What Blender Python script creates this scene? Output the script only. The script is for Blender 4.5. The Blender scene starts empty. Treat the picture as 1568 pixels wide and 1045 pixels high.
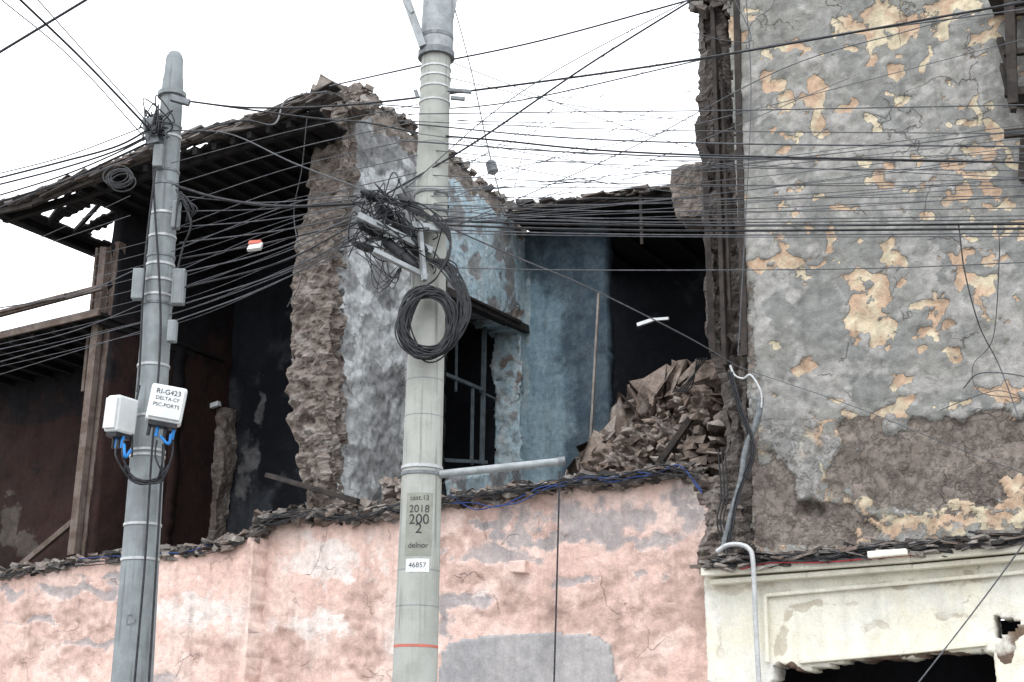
import bpy, math, random
import numpy as np
from mathutils import Vector, Matrix
random.seed(7); rng=np.random.RandomState(5)
S=bpy.context.scene
# ------------------------------------------------------------------ survey frame
F=2178.0; TH=math.radians(16.6); CT,ST=math.cos(TH),math.sin(TH); CZ=1.6
PHI=math.radians(28); E=np.array([math.cos(PHI),-math.sin(PHI),0.]); NN=np.array([math.sin(PHI),math.cos(PHI),0.])
O=np.array([0.,16.,0.]); ZV=np.array([0,0,1.])
def ray(px,py):
    xc=(px-784)/F; yc=(522.5-py)/F
    return np.array([xc, CT-yc*ST, ST+yc*CT])
def onw(px,py,w=0.):
    d=ray(px,py); t=(w+O@NN)/(d@NN); p=d*t; return ((p-O)@E, p[2]+CZ)
def onu(px,py,u):
    d=ray(px,py); t=(u+O@E)/(d@E); p=d*t; return ((p-O)@NN, p[2]+CZ)
def onz(px,py,z):
    d=ray(px,py); t=(z-CZ)/d[2]; p=d*t; return ((p-O)@E,(p-O)@NN)
def ony(px,py,y):
    d=ray(px,py); t=y/d[1]; p=d*t; return np.array([p[0],p[1],p[2]+CZ])
def L(u,w,z): return O+E*u+NN*w+ZV*z
def FW(px,py,w=0.):
    u,z=onw(px,py,w); return L(u,w,z)
def proj(P):
    x=P[...,0]; y=P[...,1]; z=P[...,2]-CZ
    f=y*CT+z*ST; up=-y*ST+z*CT
    return 784+F*x/f, 522.5-F*up/f
# ------------------------------------------------------------------ noise
def h2(ix,iy,s=0.):
    v=np.sin(ix*127.1+iy*311.7+s*74.7)*43758.5453; return v-np.floor(v)
def vn(x,y,s=0.):
    ix=np.floor(x); iy=np.floor(y); fx=x-ix; fy=y-iy
    fx=fx*fx*(3-2*fx); fy=fy*fy*(3-2*fy)
    a=h2(ix,iy,s); b=h2(ix+1,iy,s); c=h2(ix,iy+1,s); d=h2(ix+1,iy+1,s)
    return (a*(1-fx)+b*fx)*(1-fy)+(c*(1-fx)+d*fx)*fy
def fbm(x,y,s=0.,o=4):
    r=0; a=.5; t=0; x,y=.87*x-.5*y,.5*x+.87*y
    for i in range(o):
        r=r+a*vn(x+i*17.3,y+i*9.1,s+i); t+=a; a*=.5
        x,y=(.8*x-.6*y)*2.03,(.6*x+.8*y)*2.03
    return r/t
def sstep(a,b,x):
    t=np.clip((x-a)/(b-a),0,1); return t*t*(3-2*t)
# ------------------------------------------------------------------ scene helpers
def link(o,parent=None):
    S.collection.objects.link(o)
    if parent: o.parent=parent
    return o
def empty(name):
    e=bpy.data.objects.new(name,None); e.empty_display_size=.3; return link(e)
def mesh(name,vs,fs,mat,parent=None,smooth=False,mask=None):
    m=bpy.data.meshes.new(name); m.from_pydata([tuple(v) for v in vs],[],[tuple(f) for f in fs]); m.update()
    if mask is not None:
        a=m.color_attributes.new('mask','FLOAT_COLOR','POINT')
        c=np.ones((len(vs),4),dtype=np.float32); c[:,:3]=mask; a.data.foreach_set('color',c.ravel())
    if smooth: m.polygons.foreach_set('use_smooth',[True]*len(m.polygons))
    m.materials.append(mat)
    return link(bpy.data.objects.new(name,m),parent)
def inpoly(x,y,poly):
    r=np.zeros(x.shape,bool); n=len(poly)
    for i in range(n):
        x1,y1=poly[i]; x2,y2=poly[(i+1)%n]
        if y1==y2: continue
        c=((y1>y)!=(y2>y))&(x<(x2-x1)*(y-y1)/(y2-y1)+x1); r^=c
    return r
def toW(kind,val,a,b,out=0.):
    a=a[...,None]; b=b[...,None]; out=np.asarray(out)[...,None]
    if kind=='w': return O+E*a+ZV*b+NN*(val)-NN*out
    if kind=='u': return O+NN*a+ZV*b+E*(val)+E*out
    return O+E*a+NN*b+ZV*(val)+ZV*out
def grid(name,kind,val,poly,mat,parent,step=.03,holes=(),disp=None,maskf=None,thick=.3,rag=.05,seed=1.):
    P=np.array(poly); a0,b0=P.min(0); a1,b1=P.max(0)
    na=max(2,int((a1-a0)/step)+1); nb=max(2,int((b1-b0)/step)+1)
    aa=np.linspace(a0,a1,na+1); bb=np.linspace(b0,b1,nb+1)
    A,B=np.meshgrid(aa,bb,indexing='ij')
    ca=(A[:-1,:-1]+A[1:,1:])/2; cb=(B[:-1,:-1]+B[1:,1:])/2
    pa=ca+(fbm(ca*6,cb*6,seed)-.5)*rag*2; pb=cb+(fbm(ca*6+40,cb*6,seed)-.5)*rag*2
    ins=inpoly(pa,pb,poly)
    for h in holes: ins&=~inpoly(pa,pb,h)
    idx=np.arange((na+1)*(nb+1)).reshape(na+1,nb+1)
    q=np.stack([idx[:-1,:-1],idx[1:,:-1],idx[1:,1:],idx[:-1,1:]],-1)[ins]
    out=np.zeros(A.shape) if disp is None else None
    A=A+(rng.rand(*A.shape)-.5)*step*.4; B=B+(rng.rand(*A.shape)-.5)*step*.4
    W0=toW(kind,val,A,B); PX,PY=proj(W0)
    M=np.zeros(A.shape+(3,)) if maskf is None else np.clip(np.stack(maskf(PX,PY,A,B),-1),0,1)
    if disp is not None: out=disp(A,B,M,PX,PY)
    W=toW(kind,val,A,B,out).reshape(-1,3); M=M.reshape(-1,3)
    used=np.unique(q); mp=-np.ones(len(W),int); mp[used]=np.arange(len(used)); q=mp[q]
    o=mesh(name,W[used],q.tolist(),mat,parent,True,M[used])
    if thick:
        s=o.modifiers.new('thick','SOLIDIFY'); s.thickness=thick; s.offset=-1
    return o
def blobs(PX,PY,lst,s=0.,nz=.8,sc=.03,k=.5,warp=0.):
    if warp:
        wx=(fbm(PX*.045,PY*.045,s+20,4)-.5)*2*warp; wy=(fbm(PX*.045+31,PY*.045,s+23,4)-.5)*2*warp
        QX,QY=PX+wx,PY+wy
    else: QX,QY=PX,PY
    v=np.full(PX.shape,-3.)
    for (cx,cy,rx,ry) in lst:
        v=np.maximum(v,1-np.sqrt(((QX-cx)/rx)**2+((QY-cy)/ry)**2))
    v=v+(fbm(PX*sc,PY*sc,s,4)-.5)*nz*2*(v>-1.5)
    return np.clip(.5+v*k,0,1)
class Acc:
    def __init__(s): s.v=[];s.f=[];s.m=[]
    def box(s,c,ax,ay,az,jit=0.,mask=None):
        i=len(s.v); c=np.array(c)
        for sx in(-1,1):
            for sy in(-1,1):
                for sz in(-1,1):
                    s.v.append(c+sx*ax+sy*ay+sz*az+(rng.rand(3)-.5)*jit)
        s.f+=[(i,i+1,i+3,i+2),(i+4,i+6,i+7,i+5),(i,i+4,i+5,i+1),(i+2,i+3,i+7,i+6),(i,i+2,i+6,i+4),(i+1,i+5,i+7,i+3)]
        mk=rng.rand(3) if mask is None else mask
        s.m+=[mk]*8
    def beam(s,p,q,w,h,jit=0.,up=ZV,mask=None):
        p=np.array(p);q=np.array(q); d=q-p; l=np.linalg.norm(d); d=d/l
        a=np.cross(d,up); 
        if np.linalg.norm(a)<1e-3: a=np.cross(d,E)
        a/=np.linalg.norm(a); b=np.cross(a,d)
        s.box((p+q)/2,d*l/2,a*w/2,b*h/2,jit,mask)
    def make(s,name,mat,parent,bev=0.):
        o=mesh(name,s.v,s.f,mat,parent,False,np.array(s.m))
        if bev:
            b=o.modifiers.new('bev','BEVEL'); b.width=bev; b.segments=2
        return o
def rbox(acc,c,sx,sy,sz,tilt=.5,jit=.03,yaw=None):
    yaw=random.uniform(-math.pi,math.pi) if yaw is None else yaw
    R=Matrix.Rotation(yaw,3,'Z')@Matrix.Rotation(random.uniform(-tilt,tilt),3,'X')@Matrix.Rotation(random.uniform(-tilt,tilt),3,'Y')
    R=np.array(R); acc.box(c,R[:,0]*sx/2,R[:,1]*sy/2,R[:,2]*sz/2,jit)
# ------------------------------------------------------------------ materials
class NT:
    def __init__(s,name):
        s.m=bpy.data.materials.new(name); s.m.use_nodes=True; s.t=s.m.node_tree; s.b=s.t.nodes['Principled BSDF']
        s.co=s.n('ShaderNodeTexCoord').outputs['Object']
    def n(s,k): return s.t.nodes.new(k)
    def l(s,a,b): s.t.links.new(a,b)
    def noise(s,scale,det=4,rough=.6,vec=None,dist=0.):
        n=s.n('ShaderNodeTexNoise'); n.inputs['Scale'].default_value=scale; n.inputs['Detail'].default_value=det
        n.inputs['Roughness'].default_value=rough; n.inputs['Distortion'].default_value=dist; s.l(vec or s.co,n.inputs['Vector']); return n.outputs[0]
    def vscale(s,v):
        n=s.n('ShaderNodeVectorMath'); n.operation='MULTIPLY'; s.l(s.co,n.inputs[0]); n.inputs[1].default_value=v; return n.outputs[0]
    def math(s,op,a,b=0.,c=None):
        n=s.n('ShaderNodeMath'); n.operation=op
        for i,x in enumerate((a,b,c)):
            if x is None: continue
            if isinstance(x,(int,float)): n.inputs[i].default_value=x
            else: s.l(x,n.inputs[i])
        return n.outputs[0]
    def rng(s,x,a,b,c=0.,d=1.,sm=True):
        n=s.n('ShaderNodeMapRange'); n.interpolation_type='SMOOTHSTEP' if sm else 'LINEAR'
        s.l(x,n.inputs[0])
        for i,v in enumerate((a,b,c,d)): n.inputs[i+1].default_value=v
        return n.outputs[0]
    def mix(s,f,a,b,mode='MIX'):
        n=s.n('ShaderNodeMix'); n.data_type='RGBA'; n.blend_type=mode
        if isinstance(f,(int,float)): n.inputs[0].default_value=f
        else: s.l(f,n.inputs[0])
        for i,x in ((6,a),(7,b)):
            if isinstance(x,(tuple,list)): n.inputs[i].default_value=(*x,1)
            else: s.l(x,n.inputs[i])
        return n.outputs[2]
    def gray(s,x):
        n=s.n('ShaderNodeCombineColor')
        for i in range(3): s.l(x,n.inputs[i])
        return n.outputs[0]
    def fin(s,col,height,rough=.9,strength=.5,dist=.02):
        s.l(col,s.b.inputs['Base Color']); s.b.inputs['Roughness'].default_value=rough
        s.b.inputs['Specular IOR Level'].default_value=.25
        if height is not None:
            b=s.n('ShaderNodeBump'); b.inputs['Strength'].default_value=strength; b.inputs['Distance'].default_value=dist
            s.l(height,b.inputs['Height']); s.l(b.outputs[0],s.b.inputs['Normal'])
        return s.m
def wallmat(name,base,base2,R=None,G=None,B=None,crack=1.3,crackamt=.5,bump=.6,streak=.25,mott=.35,bscale=9,soft=(.015,.015,.015)):
    t=NT(name)
    n1=t.noise(.9,5,.65); n2=t.noise(12,6,.7); n3=t.noise(bscale,4,.55,dist=.6); n4=t.noise(60,3,.7)
    col=t.mix(t.rng(n1,.42,.58),base,base2)
    at=t.n('ShaderNodeAttribute'); at.attribute_name='mask'
    sp=t.n('ShaderNodeSeparateColor'); t.l(at.outputs['Color'],sp.inputs[0])
    nn=t.math('MULTIPLY',t.math('SUBTRACT',t.noise(7,6,.7),.5),.55)
    tint=t.noise(3.3,4,.6)
    h=t.math('MULTIPLY',n3,.8)
    for i,cc in enumerate((R,G,B)):
        if cc is None: continue
        f=t.rng(t.math('ADD',sp.outputs[i],nn),.5-soft[i],.5+soft[i])
        c1,c2=cc
        col=t.mix(f,col,t.mix(t.rng(tint,.42,.6),c1,c2))
        h=t.math('ADD',h,t.math('MULTIPLY',f,-.5 if soft[i]<.04 else -.1))
    col=t.mix(1.,col,t.gray(t.rng(n2,.3,.7,1-mott,1+mott*.35,False)),'MULTIPLY')
    col=t.mix(1.,col,t.gray(t.rng(n4,.3,.7,.88,1.07,False)),'MULTIPLY')
    if streak>.15:
        st=t.noise(2.2,4,.6,vec=t.vscale((2.5,2.5,.22)))
        col=t.mix(1.,col,t.gray(t.rng(st,.5,.72,1.,1-streak,False)),'MULTIPLY')
    if crackamt:
        wv=t.n('ShaderNodeVectorMath'); wv.operation='MULTIPLY_ADD'
        nz=t.n('ShaderNodeTexNoise'); nz.inputs['Scale'].default_value=2.2; nz.inputs['Detail'].default_value=5; t.l(t.co,nz.inputs['Vector'])
        t.l(nz.outputs['Color'],wv.inputs[0]); wv.inputs[1].default_value=(.9,.9,.9); t.l(t.co,wv.inputs[2])
        vo=t.n('ShaderNodeTexVoronoi'); vo.feature='DISTANCE_TO_EDGE'; vo.inputs['Scale'].default_value=crack; t.l(wv.outputs[0],vo.inputs['Vector'])
        ck=t.rng(vo.outputs['Distance'],.002,.011,1.,0.)
        ck=t.math('MULTIPLY',ck,t.rng(t.noise(1.3,3,.6),.51,.58))
        col=t.mix(t.math('MULTIPLY',ck,crackamt),col,(.07,.06,.055))
        h=t.math('SUBTRACT',h,t.math('MULTIPLY',ck,.5))
    h=t.math('ADD',h,t.math('MULTIPLY',n4,.25))
    return t.fin(col,h,.92,bump,.03)
def masonry(name,c1,c2,c3,bump=.8):
    t=NT(name); at=t.n('ShaderNodeAttribute'); at.attribute_name='mask'
    sp=t.n('ShaderNodeSeparateColor'); t.l(at.outputs['Color'],sp.inputs[0])
    n1=t.noise(9,5,.75); n2=t.noise(45,3,.7); n3=t.noise(2.5,4,.6)
    col=t.mix(sp.outputs[0],c1,c2)
    col=t.mix(t.rng(t.math('ADD',t.math('MULTIPLY',sp.outputs[1],.5),n3),.66,.95),col,c3)
    col=t.mix(1.,col,t.gray(t.rng(n1,.3,.7,.5,1.25,False)),'MULTIPLY')
    col=t.mix(1.,col,t.gray(t.rng(n2,.3,.7,.75,1.1,False)),'MULTIPLY')
    return t.fin(col,t.math('ADD',n1,t.math('MULTIPLY',n2,.4)),.95,bump,.03)
def plain(name,c,c2=None,rough=.6,metal=0.,sc=8,bump=.15,streak=None,spec=.3):
    t=NT(name); n=t.noise(sc,5,.65); c2=c2 or tuple(x*.7 for x in c)
    col=t.mix(t.rng(n,.38,.62),c,c2)
    if streak: col=t.mix(t.rng(t.noise(3,4,.6,vec=t.vscale(streak)),.5,.75),col,tuple(x*.55 for x in c2))
    m=t.fin(col,t.noise(sc*6,3,.6),rough,bump,.01); t.b.inputs['Metallic'].default_value=metal; t.b.inputs['Specular IOR Level'].default_value=spec; return m
M_pink=wallmat('pink_plaster',(.73,.515,.45),(.76,.585,.525),((.38,.345,.345),(.46,.40,.39)),((.81,.71,.67),(.76,.66,.61)),((.54,.385,.335),(.60,.43,.38)),.7,.18,.85,.25,.26,8,(.09,.06,.12))
M_grey=wallmat('grey_plaster',(.22,.225,.218),(.275,.275,.258),((.49,.35,.25),(.60,.53,.39)),((.195,.165,.145),(.25,.215,.19)),((.37,.36,.345),(.31,.31,.30)),1.1,.5,.95,.25,.3,7,(.03,.02,.10))
M_white=wallmat('white_plaster',(.48,.495,.50),(.60,.625,.64),((.24,.205,.18),(.31,.275,.245)),((.46,.61,.69),(.56,.67,.72)),((.27,.275,.28),(.34,.345,.35)),1.2,.2,1.,.25,.4,8,(.04,.04,.08))
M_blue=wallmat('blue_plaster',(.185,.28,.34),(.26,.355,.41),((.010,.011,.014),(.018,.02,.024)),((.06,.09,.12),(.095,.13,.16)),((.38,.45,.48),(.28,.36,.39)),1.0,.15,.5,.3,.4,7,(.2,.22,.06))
M_shade=wallmat('room_shade_plaster',(.007,.008,.012),(.013,.015,.020),((.045,.05,.06),(.03,.034,.04)),((.025,.014,.012),(.018,.012,.011)),((.14,.14,.145),(.09,.09,.095)),1.3,0,.6,.2,.35,9,(.12,.12,.08))  # gloom of the unlit rooms put into the plaster colour
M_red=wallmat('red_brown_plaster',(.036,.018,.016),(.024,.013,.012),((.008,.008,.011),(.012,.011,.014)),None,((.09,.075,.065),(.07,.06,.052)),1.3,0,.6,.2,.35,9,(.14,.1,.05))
M_cream=wallmat('cream_plaster',(.78,.75,.63),(.83,.81,.71),((.56,.51,.42),(.64,.60,.51)),((.2,.14,.1),(.13,.09,.07)),((.82,.81,.76),(.77,.75,.67)),.9,.4,.5,.16,.12,9,(.05,.02,.15))
M_panel=wallmat('blocked_window_plaster',(.33,.325,.335),(.40,.385,.385),None,None,None,1.1,.0,.4,.2,.25)
M_mas=masonry('crumbling_adobe',(.15,.12,.105),(.255,.22,.195),(.34,.315,.295),1.)
M_mas2=masonry('dark_masonry',(.065,.056,.052),(.13,.113,.104),(.21,.195,.183),1.)
M_rub=masonry('rubble_stone',(.175,.135,.115),(.27,.225,.20),(.33,.30,.275))
M_adb=masonry('adobe_mound',(.17,.13,.108),(.26,.21,.18),(.33,.29,.262),1.)
M_deb=masonry('roofing_debris',(.035,.033,.035),(.12,.108,.10),(.2,.185,.175),.5)
M_wood=plain('weathered_timber',(.09,.064,.052),(.15,.12,.105),.85,0,6,.5,(8,8,.5))
M_wooddk=plain('charred_timber',(.022,.019,.018),(.045,.037,.033),.85,0,6,.5)
M_roofdk=plain('dark_roof_timber',(.007,.007,.008),(.014,.012,.012),.9,0,6,.5)  # near-black copy of the dark timber, for the roof boards and rafters
M_woodlt=plain('pale_timber',(.30,.28,.26),(.20,.18,.165),.85,0,6,.4,(8,8,.5))
M_woodbl=plain('blue_grey_window_timber',(.12,.15,.17),(.08,.095,.105),.8,0,8,.3)
M_pole=plain('pole_concrete',(.25,.28,.29),(.20,.22,.23),.8,0,5,.25,(7,7,.35))
M_pole2=plain('pole_concrete_pale',(.38,.39,.365),(.32,.33,.305),.8,0,5,.25,(7,7,.35))
M_black=plain('black_cable_sheath',(.012,.013,.016),(.03,.032,.037),.5,0,20,.05)
M_greyc=plain('grey_cable_sheath',(.06,.065,.075),(.10,.105,.115),.6,0,20,.05)
M_bluec=plain('blue_cable',(.02,.06,.22),(.02,.04,.15),.5)
M_steel=plain('galvanised_steel',(.50,.52,.53),(.40,.41,.42),.5,.3,18,.1)
M_steelm=plain('weathered_steel',(.32,.345,.36),(.24,.26,.27),.55,.2,14,.15)
M_steeld=plain('dull_steel',(.20,.22,.235),(.13,.14,.15),.55,.3,18,.15)
M_plast=plain('white_plastic',(.70,.72,.73),(.60,.63,.64),.4,0,5,.03,None,.5)
M_conn=plain('blue_connector',(.02,.22,.62),(.02,.18,.5),.4)
M_red2=plain('red_paint',(.55,.14,.10),(.45,.14,.11),.6)
M_ink=plain('black_ink',(.03,.03,.035),(.05,.05,.05),.7)
M_asph=plain('asphalt',(.05,.05,.052),(.065,.063,.06),.9,0,30,.5)
M_pave=plain('paving_concrete',(.28,.27,.255),(.22,.21,.2),.9,0,12,.4)
M_mark=plain('road_paint',(.7,.7,.68),(.6,.6,.57),.7)
M_ground=plain('ground_dirt',(.16,.14,.11),(.12,.11,.09),.95,0,2,.5)
# ------------------------------------------------------------------ ground
def sheet(name,x0,x1,y0,y1,z,mat,par=None,loc=False):
    f=(lambda a,b:L(a,b,z)) if loc else (lambda a,b:np.array([a,b,z]))
    return mesh(name,[f(x0,y0),f(x1,y0),f(x1,y1),f(x0,y1)],[(0,1,2,3)],mat,par)
sheet('ground',-900,900,-900,900,-.03,M_ground)
sheet('road',-120,120,-16,-8.2,0,M_asph,None,True)
rm=empty('road_marking')
for i in range(-14,15): sheet('dash',i*6,i*6+3,-12.15,-12.0,.004,M_mark,rm,True)
a=Acc(); a.box(L(0,-4.1,.03),E*120,NN*4.1,ZV*.09,0); a.make('pavement',M_pave,None)
a=Acc(); a.box(L(0,-8.26,.03),E*120,NN*.06,ZV*.1,0); a.make('kerb',M_pave,None)
# ------------------------------------------------------------------ ruined pink house
H=empty('ruined_pink_house')
U0=onw(168,600,0)[0]; U1=onw(508,420,0)[0]; W1=onu(803,500,U1)[0]; U2=onw(1105,640,0)[0]
FZ=4.15
profL=[(-90,905),(0,884),(50,874),(110,868),(160,858),(200,854),(290,850),(340,838),(388,822)]
profR=[(360,818),(400,808),(440,795),(470,792),(545,800),(560,792),(640,780),(700,768),(780,757),(850,748),(880,741),(950,740),(1000,730),(1050,722),(1068,730),(1076,760),(1090,800)]
def pinkmask(PX,PY,A,B):
    R=blobs(PX,PY,[(760,850,60,13),(900,795,120,24),(1000,825,60,16),(830,828,100,11),(700,925,45,12),(590,790,30,9),(130,905,70,8),(110,985,50,6),(20,908,24,8),(60,955,40,5),(165,890,36,7),(240,1040,30,10),(740,800,40,8),(1055,790,22,34),(680,960,10,28),(880,890,30,8),(980,880,24,8)],3,1.,.035,.28,16)
    G=blobs(PX,PY,[(1060,740,14,30),(738,872,10,10),(735,915,10,6),(480,960,60,20),(300,940,60,30),(620,985,30,20),(500,860,70,30)],6,.8,.05,.25,14)
    B=blobs(PX,PY,[(1010,930,90,80),(900,950,80,25),(570,1000,60,30),(430,1010,30,40),(330,1000,40,25),(560,930,30,40),(1040,850,35,40),(780,930,70,25),(90,960,80,50),(800,800,90,30),(700,860,40,60)],9,1.3,.03,.30,16)
    B=np.where(R>.5,0,B)
    return R,G,B
def pinkdisp(A,B,M,PX,PY):
    r=sstep(.4,.6,M[...,0]); b=sstep(.4,.6,M[...,2])
    return (fbm(A*1.2,B*1.2,2)-.5)*.08+(fbm(A*9,B*9,4,3)-.5)*.026*(1+2.2*b)-r*.01
WL=-.28
ue=onw(388,822,WL)[0]
pl=[onw(x,y,WL) for x,y in profL]; pl=pl+[(ue,0.),(pl[0][0],0.)]
grid('facade_wall_projecting','w',WL,pl,M_pink,H,.03,disp=pinkdisp,maskf=pinkmask,thick=.55,rag=.012)
pr=[onw(x,y,0) for x,y in profR]; ur=onw(1090,800,0)[0]
grid('facade_wall','w',0.,pr+[(ur,0.),(pr[0][0],0.)],M_pink,H,.03,disp=pinkdisp,maskf=pinkmask,thick=.5,rag=.02)
bw=[(672,1045),(676,1000),(690,985),(740,976),(820,970),(880,970),(920,975),(935,990),(942,1045)]
p=[onw(x,y,-.03) for x,y in bw]; p=[(p[0][0],1.9)]+p+[(p[-1][0],1.9)]
grid('blocked_window','w',-.045,p,M_panel,H,.03,disp=lambda A,B,M,x,y:(fbm(A*3,B*3,8)-.5)*.02+(fbm(A*1.2,B*1.2,2)-.5)*.08,thick=.12,rag=.03)
a=Acc(); a.box(FW(795,868,-.06),E*.1,NN*.07,ZV*.07,.03,[0,0,0]); a.make('corbel_block',M_pink,H,.015)
a=Acc(); a.box(L((U0-5+U2)/2,4.2,FZ-.1),E*((U2-U0+5)/2),NN*3.9,ZV*.1,0); a.make('upper_floor_slab',M_mas2,H)
def rough_pier(name,left,right,w0,w1,mat,parent,amp=.06,bh=.1,bl=.24,groove=0.,step=.026,seed=1.,brick=.5,wfac=0.,cr_=1.):
    Lz=sorted([onw(x,y,wfac)[::-1] for x,y in left]); Rz=sorted([onw(x,y,wfac)[::-1] for x,y in right])
    z0=max(Lz[0][0],Rz[0][0]) ; z1=min(Lz[-1][0],Rz[-1][0])
    nz=int((z1-z0)/step); zs=np.linspace(z0,z1,nz)
    lu=np.interp(zs,[a[0] for a in Lz],[a[1] for a in Lz]); ru=np.interp(zs,[a[0] for a in Rz],[a[1] for a in Rz])
    nf=max(4,int(np.mean(ru-lu)/.026)); ns=max(4,int((w1-w0)/.035))
    vs=[];mk=[]
    for k,z in enumerate(zs):
        wob=.35*math.sin(z*1.7+seed)
        row=math.floor(z/bh+wob); mz=(z/bh+wob)-row
        ring=[]
        for i in range(nf): ring.append((lu[k]+(ru[k]-lu[k])*i/nf,w0,0,-1))
        for i in range(ns): ring.append((ru[k],w0+(w1-w0)*i/ns,1,0))
        for i in range(nf): ring.append((ru[k]-(ru[k]-lu[k])*i/nf,w1,0,1))
        for i in range(ns): ring.append((lu[k],w1-(w1-w0)*i/ns,-1,0))
        for j,(u,w,du,dw) in enumerate(ring):
            sc=(u+w*1.3)/bl+.5*(row%2)+.3*h2(row,3.,seed); col=math.floor(sc)
            hb=float(h2(row*1.,col*1.,seed)); mor=(mz<.16) or (sc-col<.08)
            f1=float(fbm(np.float64((u+w)*9),np.float64(z*9+w*6),seed,4))-.5
            f2=float(fbm(np.float64((u-w)*2.4),np.float64(z*2.6),seed+5,3))-.5
            d=((hb-.45)*amp*1.6-(amp*.5 if mor else 0))*brick+f1*amp*3.4*cr_+f2*amp*3.
            if groove: d-=groove*float(sstep(.5,.62,vn(np.float64((u+w)*14),np.float64(z*.9),seed+2)))
            sh=(float(fbm(np.float64(z*5.),np.float64(j*.02),seed+8,4))-.5)*amp*3.
            vs.append(L(u+du*d+(0 if du else sh),w+dw*d,z+random.uniform(-.008,.008)))
            mk.append((hb*.4+.6*min(1,max(0,f1*2+.5)),.55 if mor else float(h2(col*1.,row*1.,seed+3))*.5,0))
    n=2*(nf+ns); fs=[]
    for k in range(nz-1):
        for j in range(n):
            j2=(j+1)%n; fs.append((k*n+j,k*n+j2,(k+1)*n+j2,(k+1)*n+j))
    fs.append(tuple(range(n))[::-1]); fs.append(tuple((nz-1)*n+j for j in range(n)))
    return mesh(name,vs,fs,mat,parent,False,np.array(mk))
rough_pier('broken_pier',[(485,150),(480,200),(478,250),(464,330),(452,400),(446,500),(443,600),(447,660),(458,700),(470,770),(478,800)],
  [(560,138),(522,180),(524,250),(514,330),(503,400),(506,500),(500,570),(505,640),(500,700),(498,760),(512,800)],0.0,.34,M_mas,H,.05,seed=2.,brick=.35,cr_=1.3)
# partition wall (white then blue) with window
topP=[(500,150),(520,140),(545,133),(565,150),(572,165),(600,178),(612,190),(640,215),(690,245),(712,262),(740,290),(765,305),(790,322),(803,345)]
tx=[a for a,b in topP]; ty=[b for a,b in topP]
wp=[onu(x,y,U1) for x,y in topP]; wp[0]=(.25,wp[0][1]); wp.append((W1+.1,wp[-1][1])); wp+=[(W1+.1,FZ-.1),(.25,FZ-.1)]
hole=[onu(x,y,U1) for x,y in [(648,425),(797,512),(797,716),(648,745)]]
def wmask(PX,PY,A,B):
    dt=PY-np.interp(PX,tx,ty); n=(fbm(A*4,B*4,5)-.5)
    R=np.maximum(.5+(26-dt)/60*.8+n*.9, .5+(530-(PY-250)*.05-PX)/30*.8+n*1.2)
    R=np.maximum(R,blobs(PX,PY,[(560,165,26,18),(600,195,18,14),(520,230,10,40),(508,690,14,50),(770,310,14,10),(790,480,14,12),(690,255,16,8)],7,.7,.04,.4,8))
    G=.5+(PX-684)/14+(PY>420)*(PX>640)*.3
    G=np.maximum(G,blobs(PX,PY,[(590,240,16,10),(555,225,12,9)],4,.6,.04,.4,8))
    G=np.where(R>.5,np.minimum(G,.1),G)
    B_=.5+(fbm(A*2.6,B*2.6,11,5)-.53)*1.7
    B_=np.maximum(B_,blobs(PX,PY,[(690,470,14,40),(740,480,50,14),(700,330,14,60),(780,420,10,60)],5,1.2,.05,.3))
    B_=np.where(R>.5,np.minimum(B_,.25),B_)
    B_=np.where((PX>680),B_-.12,B_)
    return R,G,B_
def wdisp(A,B,M,PX,PY):
    r=sstep(.4,.6,M[...,0]); b=sstep(.4,.6,M[...,2]); ru=1-sstep(.4,.6,M[...,1])*.8
    return ((fbm(A*2,B*2,3)-.5)*.12+(fbm(A*8,B*8,6,4)-.5)*.08)*ru+r*((fbm(A*14,B*14,2,3)-.6)*.07)-b*.006
grid('partition_wall','u',U1,wp,M_white,H,.028,holes=[hole],disp=wdisp,maskf=wmask,thick=.42,rag=.04)
wj=onu(797,600,U1)[0]-.05
def jm(PX,PY,A,B):
    n=fbm(A*5,B*5,3)-.5
    return blobs(PX,PY,[(778,560,14,20),(790,640,12,30),(765,590,8,14),(795,580,6,10)],3,1,.06,.5),.6+n*.5,.35+n*.8
jp=[onw(x,y,wj) for x,y in [(762,506),(797,512),(799,575),(794,600),(799,716),(757,716),(758,600),(750,560)]]
grid('window_jamb','w',wj,jp,M_white,H,.025,disp=lambda A,B,M,x,y:(fbm(A*7,B*7,3)-.5)*.08,maskf=jm,thick=.04,rag=.03)
a=Acc()
def UW(px,py,du=0.):
    w,z=onu(px,py,U1+du); return L(U1+du,w,z)
a.beam(UW(660,437,.03),UW(804,505,.03),.16,.12,.02)
a.beam(UW(700,449,.1),UW(795,495,.1),.10,.04,.02)
a.make('window_lintel',M_wooddk,H)
a=Acc(); du=-.33
def fr(x1,y1,x2,y2,t=.05): a.beam(UW(x1,y1,du),UW(x2,y2,du),t,t,.004,up=E)
fr(650,560,740,598); fr(742,500,738,712,.06); fr(700,480,698,600,.03); fr(660,704,745,708); fr(724,590,722,712,.04); fr(735,600,760,612,.03)
a.make('window_frame',M_woodbl,H)
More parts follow.
